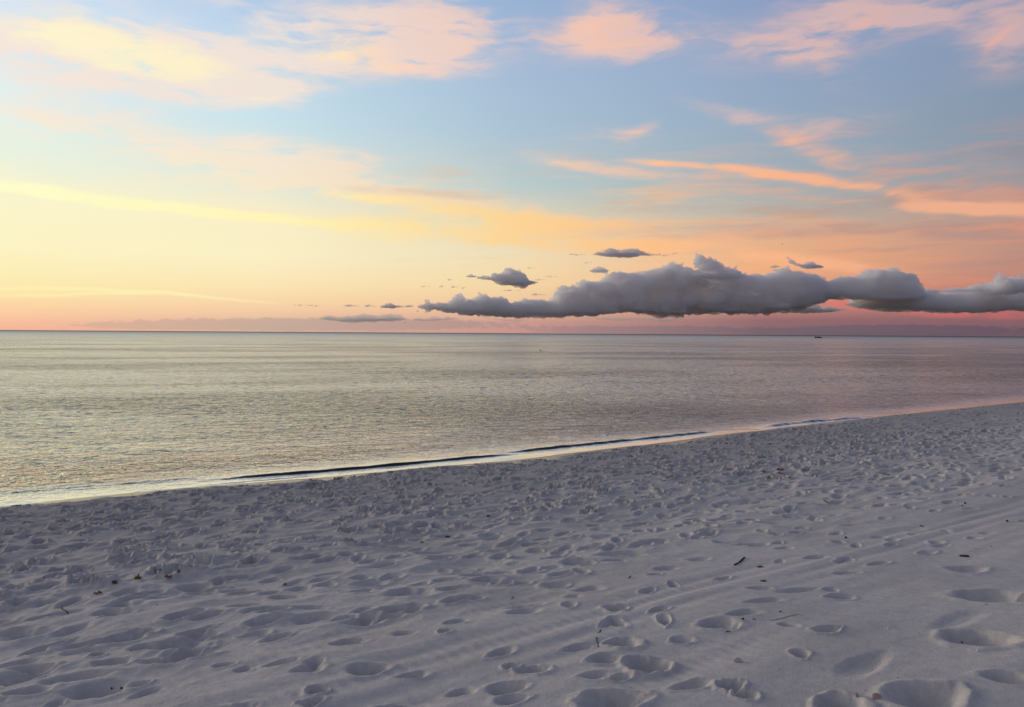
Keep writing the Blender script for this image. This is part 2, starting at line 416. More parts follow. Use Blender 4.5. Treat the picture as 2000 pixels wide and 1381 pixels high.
# prints of the busy belts, jittered on a loose lattice
cells = []
q = -7.0
while q < 60:
    step = 0.30 if q < 22 else 0.6
    s = 0.2
    while s < 15.0:
        if rnd.random() < 0.93: cells.append((s + rnd.uniform(-.18, .18), q + rnd.uniform(-.2, .2)))
        s += 0.24 if q < 22 else 0.5
    q += step
rnd.shuffle(cells)
for s, q in cells:
    x = -0.6*s + 0.8*q; y = 0.8*s + 0.6*q
    if y < 1.5: continue
    r = math.hypot(x, y)
    d = float(shore_s(q)) - s
    if d < 0.7: continue
    wob = 0.5*float(perlin(np.array(q/2.3), np.array(s/1.7), 91)); zs = s + wob
    p = 0.0
    if zs > 7.2: p = 0.75
    elif zs > 4.9: p = 0.97
    elif zs > 3.3: p = 0.42
    elif zs > 2.6: p = 0.16
    else: p = 0.02
    if rnd.random() > p: continue
    sd_ = rnd.randint(1, 9999)
    if zs > 7.2:
        stamp(x, y, rnd.uniform(.09, .19), rnd.uniform(.05, .10), rnd.gauss(0, .9), rnd.uniform(.02, .06), rim=rnd.uniform(.2, .7), flat=rnd.uniform(.3, .6), rough=rnd.uniform(.05, .25), seed=sd_, skew=rnd.uniform(-.4, .4))
    else:
        k = 0.75 if zs < 4.9 else 1.0
        stamp(x, y, rnd.uniform(.09, .175)*k, rnd.uniform(.05, .09)*k, rnd.gauss(0.05, .45), rnd.uniform(.03, .06)*k, rim=rnd.uniform(.04, .22), flat=rnd.uniform(0, .35), rough=rnd.choice([0, 0, 0, .12]), seed=sd_, skew=rnd.uniform(-.4, .4))
# the big single hollows in front, where the photo has them: (px, py, width px, aspect, turn, depth m, roughness)
holes = [(1932,1165,130,.62,-.5,.075,0),(1918,1250,125,.75,-.75,.085,0),(1640,1166,62,.5,0,.045,0),(1890,1110,80,.42,.1,.032,0),
 (1402,1224,90,.62,.1,.05,0),(1205,1190,50,.9,.2,.045,.22),(1215,1258,75,.7,-.2,.055,.12),(1268,1302,95,.8,-.2,.085,.25),(1180,1290,80,.6,.1,.035,.1),
 (1000,1303,40,.6,0,.035,.1),(1040,1310,75,.55,-.2,.04,.22),(990,1345,100,.55,.1,.045,.0),(900,1350,70,.5,.1,.035,0),(720,1312,95,.6,.2,.045,0),
 (600,1315,75,.4,.1,.032,0),(620,1356,48,.8,-.2,.05,.1),(188,1352,120,.42,.1,.055,0),(150,1330,130,.3,.12,.03,0),(55,1360,90,.5,.1,.045,0),(40,1325,120,.4,.1,.04,0),
 (345,1262,120,.5,.1,.05,0),(370,1282,105,.4,.05,.035,.15),(232,1252,100,.5,.1,.035,.25),(190,1283,30,.8,0,.03,.1),(475,1310,36,.8,0,.035,0),(540,1250,55,.6,.2,.035,0),
 (680,1258,80,.4,.1,.035,0),(760,1207,75,.5,0,.04,0),(700,1219,26,.7,0,.03,0),(610,1212,110,.4,.1,.038,0),(800,1163,110,.4,.1,.045,0),(870,1240,32,.6,0,.032,.15),
 (950,1135,75,.5,0,.045,.1),(1125,1100,65,.55,0,.045,0),(1200,1095,55,.5,0,.04,0),(1085,1140,60,.7,0,.035,.2),(1150,1150,75,.4,.1,.038,0),(1028,1182,90,.35,.1,.035,0),(1020,1198,85,.35,.1,.035,0),
 (920,1171,60,.35,.1,.028,0),(1480,1000,0,0,0,0,0),(1365,1090,55,.45,0,.032,0),(1300,1110,60,.4,.1,.03,0),(1480,1065,50,.5,0,.035,0),(1530,1072,45,.5,0,.03,0),
 (1430,1345,60,.7,.3,.05,.3),(1455,1360,50,.8,-.2,.04,.2),(1200,1372,150,.6,0,.06,.25),(1640,1375,100,.7,.1,.045,.2),(1815,1362,150,.45,.2,.05,.06),(1965,1330,90,.4,-.6,.035,0),
 (1690,1300,230,.2,.5,.012,-1),(1870,1210,240,.15,.4,.011,-1),(1210,1325,60,.5,0,.025,.1),(1490,1180,100,.2,.1,.02,0),(1560,1155,110,.2,.1,.02,0),(1450,1205,90,.25,.1,.02,0),
 (480,1190,80,.4,.1,.03,0),(240,1190,90,.4,.1,.04,0),(380,1150,70,.45,0,.035,0),(210,1205,60,.5,0,.035,0),(60,1240,90,.4,.1,.035,0)]
hrnd = random.Random(3)
for i, (px, py, w, asp, turn, dep, rgh) in enumerate(holes):
    if w == 0: continue
    x, y = ground_xy(px, py)
    r = math.hypot(x, y)
    # across the view foreshortening differs: treat width as the long axis on the ground
    a = w * r / FPX / 2 * 1.05
    b = max(a*asp*1.15, 0.04) if asp > .45 else a*asp*1.6
    a *= .92
    b = min(b, a*1.1)
    stamp(x, y, a, b, turn - math.atan2(0.6, 0.8)*0.6, dep*(1.7 if px > 1580 else 1.25), rim=0 if rgh < 0 else (.08 if not rgh else .2), flat=.22, rough=max(rgh, 0)*.4, seed=i*3+1)
SANDZ = B + N
def sand_z(x, y):
    r = math.hypot(x, y); a = math.atan2(x, y)
    j = min(max(int(np.searchsorted(AZD, a))-1, 0), NAZ-2); i = min(max(int(np.searchsorted(RR, r))-1, 0), len(RR)-2)
    fa = min(max((a-AZD[j])/(AZD[j+1]-AZD[j]), 0), 1); fr = (r-RR[i])/(RR[i+1]-RR[i])
    z = SANDZ
    return (z[i,j]*(1-fa)+z[i,j+1]*fa)*(1-fr) + (z[i+1,j]*(1-fa)+z[i+1,j+1]*fa)*fr
def on_sand(px, py):
    d = pdir(px, py); t = 2.0; prev = t
    while t < 120:
        if EYE + d.z*t < sand_z(d.x*t, d.y*t): break
        prev = t; t *= 1.004
    t = (prev+t)/2
    return Vector((d.x*t, d.y*t, sand_z(d.x*t, d.y*t)))

def mat(name):
    m = bpy.data.materials.new(name); m.use_nodes = True
    n = NT(m.node_tree); n.t.nodes.clear()
    return m, n
def finish(n, shader):
    o = n.new('ShaderNodeOutputMaterial'); n.link(shader, o.inputs[0])
def principled(n, color, rough, spec=None, normal=None, **kw):
    p = n.new('ShaderNodeBsdfPrincipled')
    n.put(p.inputs['Base Color'], color); n.put(p.inputs['Roughness'], rough)
    if spec is not None: n.put(p.inputs['Specular IOR Level'], spec)
    if normal is not None: n.link(normal, p.inputs['Normal'])
    for k, v in kw.items(): n.put(p.inputs[k], v)
    return p.outputs[0]

m_sand, n = mat('sand')
geoN = n.new('ShaderNodeNewGeometry'); pos = geoN.outputs['Position']
sepz = n.new('ShaderNodeSeparateXYZ'); n.link(pos, sepz.inputs[0])
big = n.noise(pos, 0.8, 4, 0.6); fine = n.noise(pos, 260, 2, 0.6); mid = n.noise(pos, 14, 5, 0.65)
dryc = n.mix(n.rng(mid, .3, .7), (.55,.54,.54,1), (.65,.635,.63,1))
dryc = n.mix(n.m('MULTIPLY', n.rng(big, .42, .68), .35), dryc, (.46,.44,.43,1))
dryc = n.mix(n.m('MULTIPLY', n.rng(fine, .25, .42), -1.0), dryc, dryc)
speck = n.m('MULTIPLY', n.rng(n.noise(pos, 420, 1, .5), .66, .74), .55)
dryc = n.mix(speck, dryc, (.22,.18,.15,1))
# by height: sea-soaked edge browner and glossier, beyond it damp plus painted dimness
wz = n.m('ADD', sepz.outputs[2], n.m('MULTIPLY', n.m('SUBTRACT', n.noise(pos, 3, 4, .6), .5), .07))
damp_dim = n.rng(wz, .2, .95, 1, 0)  # lens falloff and cooler light put into a widened damp tone
wet = n.rng(wz, .07, .13, 1, 0)
cd = n.mix(n.m('MULTIPLY', damp_dim, .75), dryc, (.335,.33,.345,1))
cw = n.mix(wet, cd, (.17,.13,.10,1))
rough = n.rng(wet, 0, 1, .95, .22, 'LINEAR')
bmp = n.new('ShaderNodeBump'); bmp.inputs['Strength'].default_value = .8; bmp.inputs['Distance'].default_value = .006
hgt = n.m('ADD', n.m('ADD', n.m('MULTIPLY', n.noise(pos, 80, 4, .7), .7), n.m('MULTIPLY', fine, .35)), n.m('MULTIPLY', n.noise(pos, 34, 3, .7), .8))
n.link(n.m('MULTIPLY', hgt, n.rng(wet, 0, 1, 1, .1)), bmp.inputs['Height'])
finish(n, principled(n, cw, rough, n.rng(wet, 0, 1, .12, .6), bmp.outputs[0]))

sand = mesh_obj('sand_beach', polar_mesh('sand_beach', AZa, RR, SANDZ), m_sand)
tag(sand, kind='structure')

# ------------------------------------------------------------------ sea
wr = [0.5, 4, 7] + geo(8, 12, .01) + geo(12, 30, 0.0020) + geo(30, 900, .00145) + geo(900, 150000, .02) + [150000.0]
wAZ, wN, wR = polar_axes(0.1, 38.0, 3.0, wr)
wX = np.sin(wAZ)[None, :]*wR[:, None]; wY = np.cos(wAZ)[None, :]*wR[:, None]
wS, wQ = sq(wX, wY)
wD = wS - shore_s(wQ)
WZ = np.zeros_like(wX)
wsp = np.maximum(np.gradient(wR)[:, None], wR[:, None]*R(.1)) + wX*0
def crest(pts, amp, steep, back):
    cq, cs = [], []
    for px, py in pts:
        x, y = hit_z(px, py, amp*.3); s, q = sq(x, y); cq.append(q); cs.append(s)
    cq = np.array(cq); cs = np.array(cs)
    c = np.interp(wQ, cq, cs)
    env = sstep(0, .22, (wQ-cq[0])/(cq[-1]-cq[0]))*sstep(0, .22, (cq[-1]-wQ)/(cq[-1]-cq[0]))
    env = env*(0.85+.3*perlin(wQ/.9, wQ*0, 71))
    t = wS - c + .03*perlin(wQ/.35, wQ*0+3, 72)
    prof = np.where(t > 0, np.exp(-(t/back)**2), np.exp(-(t/steep)**2))
    return amp*env*prof
WZ += crest([(360,940),(450,933),(600,922),(700,914),(850,900),(1000,886),(1040,882)], .052, .07, .5)
WZ += crest([(930,890),(1050,877),(1200,862),(1300,852),(1430,838)], .060, .09, .5)
WZ += crest([(1470,836),(1560,825),(1620,820),(1710,813)], .070, .12, .5)
WZ += crest([(380,949),(520,937),(640,927)], .010, .04, .2)
WZ += crest([(-60,967),(100,955),(250,943),(440,928)], .014, .05, .3)
nearw = sstep(.15, 1.6, wD)
wgust = .72 + .2*sstep(-.4, .4, perlin(wX/60+3, wY/22, 95))
bandc = 56 + .10*wX + 5*perlin(wX/25, wY*0, 96)
wgust = wgust + .55*np.exp(-((wY-bandc)/13)**2)*sstep(-16, 6, wX) + .3*np.exp(-((wY-150-.3*wX)/30)**2)
seaw = sstep(2, 14, wD)
for lam, amp, sd_, rot in ((9.0, .016, 0, .3), (3.4, .016, 1, -.25), (1.5, .020, 2, .5), (.8, .021, 3, -.6), (.45, .016, 4, .4), (.25, .009, 5, 0)):
    c_, s_ = math.cos(rot), math.sin(rot)
    U = wX*c_+wY*s_; V_ = -wX*s_+wY*c_
    nn = perlin(U/(lam*(.85 if lam < 3 else 1.5))+sd_*5, V_/lam, 80+sd_)
    WZ += amp*(nearw*.35+seaw*.65)*wgust*(nn - .55*np.abs(nn))*sstep(1.6, 3.4, lam/wsp)
m_sea, n = mat('sea_water')
pos = n.new('ShaderNodeNewGeometry').outputs['Position']
pr = n.mapping(pos, rot=(0, 0, -math.atan2(0.3, 0.95)))
gust = n.rng(n.noise(n.mapping(pr, sc=(.02, .05, 1)), 1.0, 4, .6), .38, .66)
vd = n.vm('LENGTH', pos)
ln = n.new('ShaderNodeVectorMath', operation='LENGTH'); n.link(pos, ln.inputs[0]); dist = ln.outputs['Value']
h1 = n.noise(n.mapping(pr, sc=(1.25, 1, 1)), 6.5, 3, .6, .3)
h2 = n.noise(n.mapping(pr, loc=(5, 2, 0), sc=(1.1, 1, 1)), 1.9, 4, .62, .3)
h3 = n.noise(n.mapping(pr, loc=(2, 7, 0), sc=(.5, 1, 1)), .45, 3, .6)
hh = n.m('ADD', n.m('MULTIPLY', h1, .08), n.m('MULTIPLY', h2, .24))
hh = n.m('ADD', hh, n.m('MULTIPLY', h3, .40))
sx_ = n.new('ShaderNodeSeparateXYZ'); n.link(pos, sx_.inputs[0])
# calmer film right at the edge: distance seaward of a straight shore
ds = n.m('ADD', n.m('MULTIPLY', sx_.outputs[0], -.6), n.m('MULTIPLY', sx_.outputs[1], .8))
calm = n.rng(ds, 14.9, 18.0, .07, 1.0)
b = n.new('ShaderNodeBump'); b.inputs['Distance'].default_value = 1.0
n.link(n.m('MULTIPLY', calm, n.rng(gust, 0, 1, .55, 1.0)), b.inputs['Strength']); n.link(hh, b.inputs['Height'])
fr = n.new('ShaderNodeFresnel'); fr.inputs[0].default_value = 2.3; n.link(b.outputs[0], fr.inputs[1])
gl = n.new('ShaderNodeBsdfGlossy'); gl.inputs[0].default_value = (.965, .97, .96, 1)
n.link(n.rng(dist, 60, 900, .10, .30, 'LINEAR'), gl.inputs['Roughness']); n.link(b.outputs[0], gl.inputs['Normal'])
df = n.new('ShaderNodeBsdfDiffuse'); df.inputs[0].default_value = (.030, .040, .042, 1)
# ruffled open water never reflects like a mirror, however low one looks over it
lg = n.m('LOGARITHM', dist, 10.0)
cap = n.ramp(n.rng(lg, 1.0, 4.0, kind='LINEAR'), [(0, (.95,)*3+(1,)), (.28, (.86,)*3+(1,)), (.45, (.76,)*3+(1,)), (.62, (.62,)*3+(1,)), (.78, (.42,)*3+(1,)), (.9, (.16,)*3+(1,))])
ff = n.m('MINIMUM', n.rng(fr.outputs[0], .23, .47, .02, .95, 'LINEAR'), cap)
mx = n.new('ShaderNodeMixShader'); n.link(ff, mx.inputs[0]); n.link(df.outputs[0], mx.inputs[1]); n.link(gl.outputs[0], mx.inputs[2])
finish(n, mx.outputs[0])
sea = mesh_obj('sea', polar_mesh('sea', wAZ, wR, WZ), m_sea)
tag(sea, kind='structure')

# ------------------------------------------------------------------ cumulus clouds (solid puffs, far out over the sea)
bmt = bmesh.new(); bmesh.ops.create_icosphere(bmt, subdivisions=3, radius=1.0)
ICO_V = np.array([v.co[:] for v in bmt.verts]); ICO_F = np.array([[l.vert.index for l in f.loops] for f in bmt.faces]); bmt.free()
bmt = bmesh.new(); bmesh.ops.create_icosphere(bmt, subdivisions=2, radius=1.0)
ICO2_V = np.array([v.co[:] for v in bmt.verts]); ICO2_F = np.array([[l.vert.index for l in f.loops] for f in bmt.faces]); bmt.free()

def cloud_mat(name, color, density, aniso=.3):
    """real vapour: light scatters inside the puffs, so thin rims stay soft"""
    m, n = mat(name)
    v = n.new('ShaderNodeVolumeScatter'); v.inputs['Color'].default_value = (*color, 1)
    v.inputs['Density'].default_value = density; v.inputs['Anisotropy'].default_value = aniso
    o = n.new('ShaderNodeOutputMaterial'); n.link(v.outputs[0], o.inputs[1])
    return m
m_cloud = cloud_mat('cloud_vapour', (.84, .93, 1.0), .0145, .35)
m_thin = cloud_mat('thin_cloud_vapour', (.84, .93, 1.0), .012, .35)
tx = {}
def ctex(scale, depth):
    k = (scale, depth)
    if k not in tx:
        t = bpy.data.textures.new('puff_noise', 'CLOUDS'); t.noise_scale = scale; t.noise_depth = depth; tx[k] = t
    return tx[k]
def cloud(label, tops, bots, seed, D=20000.0, mt=None, rmax=26, voxel=1.0, rag=1.0, deep=1.0, group=None, flat=1.0):
    """tops/bots: outline (bearing/height samples); built at distance D in metres with its own depth"""
    rr = random.Random(seed)
    k = D / FPX
    tX = [p[0] for p in tops]; tY = [p[1] for p in tops]; bX = [p[0] for p in bots]; bY = [p[1] for p in bots]
    x0, x1 = tX[0], tX[-1]
    puffs = []
    L = x1 - x0
    def top(x): return float(np.interp(x, tX, tY))
    def bot(x): return float(np.interp(x, bX, bY))
    area = sum(max(0, bot(x0+L*i/50)-top(x0+L*i/50)) for i in range(51))*L/50
    for _ in range(int(area/(45 if rmax > 12 else 70))+4):               # body
        x = rr.uniform(x0, x1); q_ = rmax*.5; a, b = max(top(x-q_), top(x), top(x+q_)), bot(x); h = b-a
        if h < 2: continue
        r = min(rmax, h*.5)*rr.uniform(.45, .95)
        cy = rr.uniform(a+r*1.05, max(a+r*1.05, b-r*.85))
        puffs.append((x, cy, rr.uniform(-1, 1)*min(h, 60)*.55*deep, r*rr.uniform(1, 1.5), r))
    n = int(L/(2.2 if rmax > 8 else 3)*rag)+2
    for _ in range(n):                            # cauliflower crest
        x = rr.uniform(x0, x1); h = bot(x)-top(x)
        r = min(rr.choice([2.5, 3.5, 5, 7, 9, 12]), max(1.2, h*.45))
        puffs.append((x, max(top(x-r*.5), top(x), top(x+r*.5))+r*rr.uniform(.85, 1.2), rr.uniform(-1, 1)*min(h, 40)*.35*deep, r, r))
    for _ in range(int(L/22) if rmax > 8 else 0):  # turrets
        x = rr.uniform(x0+4, x1-4); h = bot(x)-top(x)
        if h < 14: continue
        r = rr.uniform(3.5, 7); yy = top(x)+r; zz = rr.uniform(-1, 1)*8
        for _k in range(rr.randint(2, 4)):
            puffs.append((x, yy, zz, r, r)); x += rr.uniform(-.8, .8)*r; yy -= r*rr.uniform(.35, .8); r *= rr.uniform(.6, .85)
    for _ in range(int(L/5)+2):                   # flat, slightly ragged base
        x = rr.uniform(x0, x1); h = bot(x)-top(x)
        r = min(rr.uniform(5, 16), max(2, h*.6))
        puffs.append((x, bot(x)-r*.36-4.5*min(1, h/40), rr.uniform(-1, 1)*min(h, 60)*.5*deep, r*1.7, r*.36))
    VV, FF, off = [], [], 0
    cx, cyy = (x0+x1)/2, (min(tY)+max(bY))/2
    for (x, y, z, rx, ry) in puffs:
        V, F = (ICO_V, ICO_F) if rx > 9 else (ICO2_V, ICO2_F)
        VV.append(V*np.array([rx, max(rx, ry), ry]) + np.array([x-cx, z, cyy-y])); FF.append(F+off); off += len(V)
    me = np_mesh('cloud', np.concatenate(VV), np.concatenate(FF))
    o = bpy.data.objects.new('cloud', me); col.objects.link(o)
    md = o.modifiers.new('r', 'REMESH'); md.mode = 'VOXEL'; md.voxel_size = voxel
    for sc, dp, st in ((24, 1, 7.0*flat), (9, 2, 7.5*flat), (4.0, 2, 5.2)):
        md = o.modifiers.new('d', 'DISPLACE'); md.texture = ctex(sc*(1 if rmax > 12 else .5), dp); md.strength = st*(1 if rmax > 12 else (.5 if rmax > 8 else .28))
        md.mid_level = .5; md.texture_coords = 'LOCAL'
    md = o.modifiers.new('r', 'REMESH'); md.mode = 'VOXEL'; md.voxel_size = voxel*.9     # no folds: a clean closed skin
    dg = bpy.context.evaluated_depsgraph_get()
    me2 = bpy.data.meshes.new_from_object(o.evaluated_get(dg))
    o.modifiers.clear(); o.data = me2; bpy.data.meshes.remove(me)
    d = pdir(cx, cyy); t = D / d.y
    rz = 0
    A = Matrix.Rotation(R(-0.37), 4, 'Y')
    me2.transform(Matrix.Scale(k*1.0, 4)); me2.transform(A)
    o.location = (d.x*t, d.y*t, EYE + d.z*t)
    me2.materials.clear(); me2.materials.append(mt or m_cloud)
    me2.polygons.foreach_set('use_smooth', [True]*len(me2.polygons)); me2.update()
    tag(o, label, 'cloud', group)
    return o

cloud('largest long grey cumulus bank low over the horizon, with lumpy tops and a flat base',
  [(817,598),(833,591),(839,583),(848,591),(875,592),(882,582),(894,576),(906,575),(912,586),(924,585),(936,578),(949,576),(964,580),(979,578),(991,584),(997,591),(1013,587),(1025,583),(1049,584),(1074,586),(1084,578),(1088,563),(1098,556),(1113,560),(1125,549),(1135,545),(1147,551),(1171,548),(1183,538),(1195,532),(1208,531),(1232,533),(1250,530),(1269,528),(1287,523),(1305,515),(1314,512),(1330,516),(1345,524),(1357,532),(1384,540),(1415,538),(1451,535),(1482,537),(1512,533),(1522,524),(1534,521),(1543,530),(1555,526),(1567,535),(1586,533),(1604,543),(1622,556)],
  [(817,601),(850,606),(897,613),(964,618),(1055,620),(1147,618),(1244,614),(1287,620),(1330,620),(1375,613),(1440,616),(1482,616),(1518,608),(1560,606),(1600,590),(1622,584)], 5, rmax=15)
cloud('pointed grey cloud tower rising from the middle of the long cumulus bank',
  [(1355,528),(1359,505),(1362,497),(1367,492),(1374,498),(1382,501),(1397,507),(1406,513),(1415,519),(1427,525),(1433,519),(1437,517),(1440,526)], [(1355,550),(1400,550),(1440,546)], 8, D=19500, rmax=10)
cloud('flat grey cloud tongue under the right end of the long bank, beside the red gap',
  [(1508,596),(1540,592),(1600,594),(1620,598),(1657,603)], [(1508,612),(1560,613),(1610,612),(1657,606)], 9, D=20500, rmax=12, flat=.7)
cloud('tall domed grey cumulus right of the long bank, above the red gap',
  [(1600,552),(1616,549),(1634,544),(1646,538),(1665,540),(1683,533),(1701,525),(1717,527),(1732,522),(1744,520),(1756,525),(1768,532),(1787,537),(1793,560),(1799,572)],
  [(1600,572),(1620,580),(1665,586),(1700,592),(1760,592),(1799,586)], 12, D=19800, rmax=14)
cloud('lower grey cloud deck stretching from under the domed cumulus to the frame edge',
  [(1660,588),(1680,578),(1720,571),(1790,567),(1806,568),(1830,572),(1880,569),(1920,565),(1960,562),(2000,556),(2080,552),(2200,568)],
  [(1660,597),(1690,604),(1720,607),(1800,609),(1900,610),(2000,606),(2100,606),(2200,600)], 13, D=20200, rmax=18, flat=.8)
cloud('knobbly twin headed grey cloud at the right edge of the frame',
  [(1936,566),(1942,538),(1950,529),(1960,532),(1970,546),(1978,540),(1988,534),(1998,544),(2012,552)], [(1936,576),(2012,574)], 14, D=19600, rmax=14)
cloud('thin spiky cloud wisp standing just right of the domed cumulus', [(1806,568),(1812,552),(1817,548),(1821,566)], [(1806,576),(1821,576)], 15, rmax=6, voxel=1)
cloud('row of small grey cloud puffs left of the knobbly twin headed cloud', [(1832,566),(1850,562),(1862,560),(1880,562),(1900,556),(1930,550),(1938,560)], [(1832,572),(1938,572)], 16, rmax=8, voxel=1)
cloud('flat dark grey lens shaped cloud floating above the left part of the bank',
  [(1158,494),(1172,489),(1190,485),(1215,487),(1240,485),(1256,490),(1275,495),(1290,495)], [(1158,498),(1190,503),(1235,504),(1256,501),(1290,499)], 17, D=18000, rmax=9, voxel=1, flat=.7)
cloud('faint ragged wisp at the left end of the lens shaped cloud', [(1113,494),(1125,495),(1145,496)], [(1113,498),(1130,499),(1145,499)], 18, D=18000, mt=m_thin, rmax=3, voxel=.6)
cloud('faint ragged wisp at the right end of the lens shaped cloud', [(1292,498),(1306,496),(1320,492)], [(1292,501),(1320,496)], 19, D=18000, mt=m_thin, rmax=3, voxel=.6)
cloud('ragged grey cloud with a rounded head left of the long bank',
  [(932,540),(945,536),(958,540),(964,530),(972,534),(984,528),(986,522),(998,524),(1006,527),(1020,528),(1028,540),(1040,550),(1052,550)],
  [(932,545),(960,548),(975,552),(988,560),(1010,562),(1030,558),(1052,552)], 20, D=18500, rmax=12, voxel=1)
cloud('small ragged cloud scrap at the left end of the round headed cloud', [(912,538),(920,534),(930,538)], [(912,541),(930,543)], 21, D=18500, rmax=4, voxel=.6)
cloud('small round grey puff just above the left shoulder of the bank', [(1156,526),(1162,521),(1172,519),(1182,523),(1186,530)], [(1156,532),(1186,535)], 22, rmax=6, voxel=.7)
cloud('ragged slanting grey cloud scrap above the right part of the bank', [(1535,499),(1542,502),(1552,511),(1562,514)], [(1535,504),(1548,515),(1562,522)], 23, D=19000, rmax=6, voxel=.7)
cloud('round grey cloud puff at the lower end of the slanting scrap', [(1566,516),(1580,508),(1592,512),(1605,520)], [(1566,522),(1580,527),(1605,524)], 24, D=19000, rmax=7, voxel=.8)
cloud('tiny round grey puff left of the slanting cloud scrap', [(1508,519),(1515,516),(1522,519)], [(1508,523),(1522,523)], 25, D=19000, rmax=3, voxel=.6)
wisps = [(830,559,16,4,'leftmost speck of cloud in the row below the round headed cloud'),(865,559,16,5,'second small cloud speck from the left below the round headed cloud'),
 (888,560,14,6,'third small slanting cloud speck below the round headed cloud'),(908,562,10,4,'fourth small cloud speck below the round headed cloud'),
 (880,546,9,6,'small upright cloud speck left of the round headed cloud'),(1038,523,18,4,'small dark cloud speck upper right of the round headed cloud'),
 (1055,546,18,5,'small ragged speck right of the round headed cloud'),(1078,540,22,2.5,'thin flat cloud sliver between round headed cloud and bank'),
 (1148,513,16,3,'thin flat cloud sliver below the lens shaped cloud'),(1050,575,30,7,'ragged puff just above the left part of the bank'),(1000,567,34,5,'flat ragged puff between the round headed cloud and the bank'),
 (590,596,40,4,'leftmost thin flat cloud sliver above the horizon'),(622,597,14,4,'tiny cloud sliver just right of the leftmost one'),(686,597,36,7,'small flat based cloud, third from the left above the horizon'),
 (722,597,20,8,'small pale blocky cloud, fourth from the left above the horizon')]
for i, (x, y, w, h, lab) in enumerate(wisps):
    cloud(lab, [(x-w/2, y), (x-w/6, y-h/2), (x+w/5, y-h*.3), (x+w/2, y)], [(x-w/2, y+h*.2), (x+w/2, y+h*.35)], 40+i, D=21000, mt=m_thin, rmax=max(2, h*.5), voxel=.55, group='scraps of cloud round the bank')
cloud('small lumpy cloud with a long thin tail near the left tip of the bank', [(744,598),(752,592),(762,590),(770,594),(785,596),(806,594)], [(744,603),(770,602),(806,600)], 60, D=21000, rmax=5, voxel=.7)
m_far = cloud_mat('hazy_far_cloud_vapour', (.99, .985, .985), .0032)
cloud('long pale hazy cloud just above the horizon left of the bank', [(622,620),(640,614),(660,618),(690,616),(712,612),(730,615),(760,613),(778,612),(796,622)], [(622,624),(680,631),(760,629),(796,625)], 61, D=32000, mt=m_far, rmax=9, voxel=1)
cloud('short pale hazy cloud just above the horizon under the left tip of the bank', [(808,624),(816,618),(828,622),(850,616),(864,619),(880,617),(898,621)], [(808,627),(850,628),(898,624)], 62, D=32000, mt=m_far, rmax=5, voxel=.8)
cloud('faint torn cloud fringe hanging below the middle of the bank', [(1140,618),(1200,619),(1290,619),(1340,620)], [(1140,622),(1200,628),(1260,626),(1300,630),(1340,624)], 63, D=23000, mt=m_far, rmax=7, voxel=1, flat=.6)
cloud('faint torn cloud fringe hanging below the left part of the bank', [(940,618),(990,621),(1036,622)], [(940,621),(980,627),(1010,630),(1036,625)], 64, D=23000, mt=m_far, rmax=6, voxel=1, flat=.6)

# ------------------------------------------------------------------ motor boat and its wake
def flat_mat(name, c, rough=.6, spec=.3, var=.25, scale=8, metal=0.0):
    m, n = mat(name)
    tcn = n.new('ShaderNodeTexCoord').outputs['Object']
    k = n.rng(n.noise(tcn, scale, 4, .6), .3, .7, 1-var, 1+var, 'LINEAR')
    cc = n.vm('SCALE', (*c,), scale=k)
    finish(n, principled(n, cc, rough, spec, Metallic=metal)); return m
m_hull = flat_mat('hull_paint', (.10, .018, .016), .35, .5, .15, 1)
m_deck = flat_mat('deck_gelcoat', (.10, .09, .09), .5, .4, .1, 1)
m_black = flat_mat('engine_black', (.02, .02, .022), .4)
m_glass = flat_mat('tinted_screen', (.02, .025, .03), .1, .6)
m_steel = flat_mat('rail_steel', (.5, .5, .5), .3, .5, .1, 3, 1.0)
def loft(sections, cap=True):
    bm = bmesh.new(); rows = [[bm.verts.new(p) for p in s] for s in sections]
    for a, b_ in zip(rows, rows[1:]):
        for i in range(len(a)-1): bm.faces.new((a[i], a[i+1], b_[i+1], b_[i]))
    if cap: bm.faces.new(rows[0]); bm.faces.new(rows[-1][::-1])
    bmesh.ops.remove_doubles(bm, verts=bm.verts, dist=1e-5)
    bmesh.ops.recalc_face_normals(bm, faces=bm.faces); return bm
def tube_bm(pts, rad, seg=8, bm=None):
    bm = bm or bmesh.new(); rings = []
    for i, p in enumerate(pts):
        p = Vector(p); a = Vector(pts[max(i-1, 0)]); b_ = Vector(pts[min(i+1, len(pts)-1)])
        t = (b_-a).normalized(); up = Vector((0, 0, 1)) if abs(t.z) < .9 else Vector((1, 0, 0))
        u = t.cross(up).normalized(); v = t.cross(u)
        r = rad[i] if isinstance(rad, (list, tuple)) else rad
        rings.append([bm.verts.new(p + (u*math.cos(2*math.pi*k/seg) + v*math.sin(2*math.pi*k/seg))*r) for k in range(seg)])
    for a, b_ in zip(rings, rings[1:]):
        for k in range(seg): bm.faces.new((a[k], a[(k+1) % seg], b_[(k+1) % seg], b_[k]))
    bm.faces.new(rings[0][::-1]); bm.faces.new(rings[-1])
    return bm
def box_bm(c, s, bm=None, bev=0.02):
    bm2 = bmesh.new(); bmesh.ops.create_cube(bm2, size=1.0)
    for v in bm2.verts: v.co = Vector((v.co.x*s[0]+c[0], v.co.y*s[1]+c[1], v.co.z*s[2]+c[2]))
    bmesh.ops.bevel(bm2, geom=bm2.edges[:], offset=bev, segments=2, affect='EDGES')
    if bm is None: return bm2
    me = bpy.data.meshes.new('t'); bm2.to_mesh(me); bm2.free(); bm.from_mesh(me); bpy.data.meshes.remove(me); return bm
bx, by = hit_z(1597.5, 660.6, 0.0)
boat = empty('motor_boat', (bx, by, 0.0), R(180))       # bow towards the left
tag(boat, 'small dark red motor boat speeding left along the horizon', 'boat')
secs = []
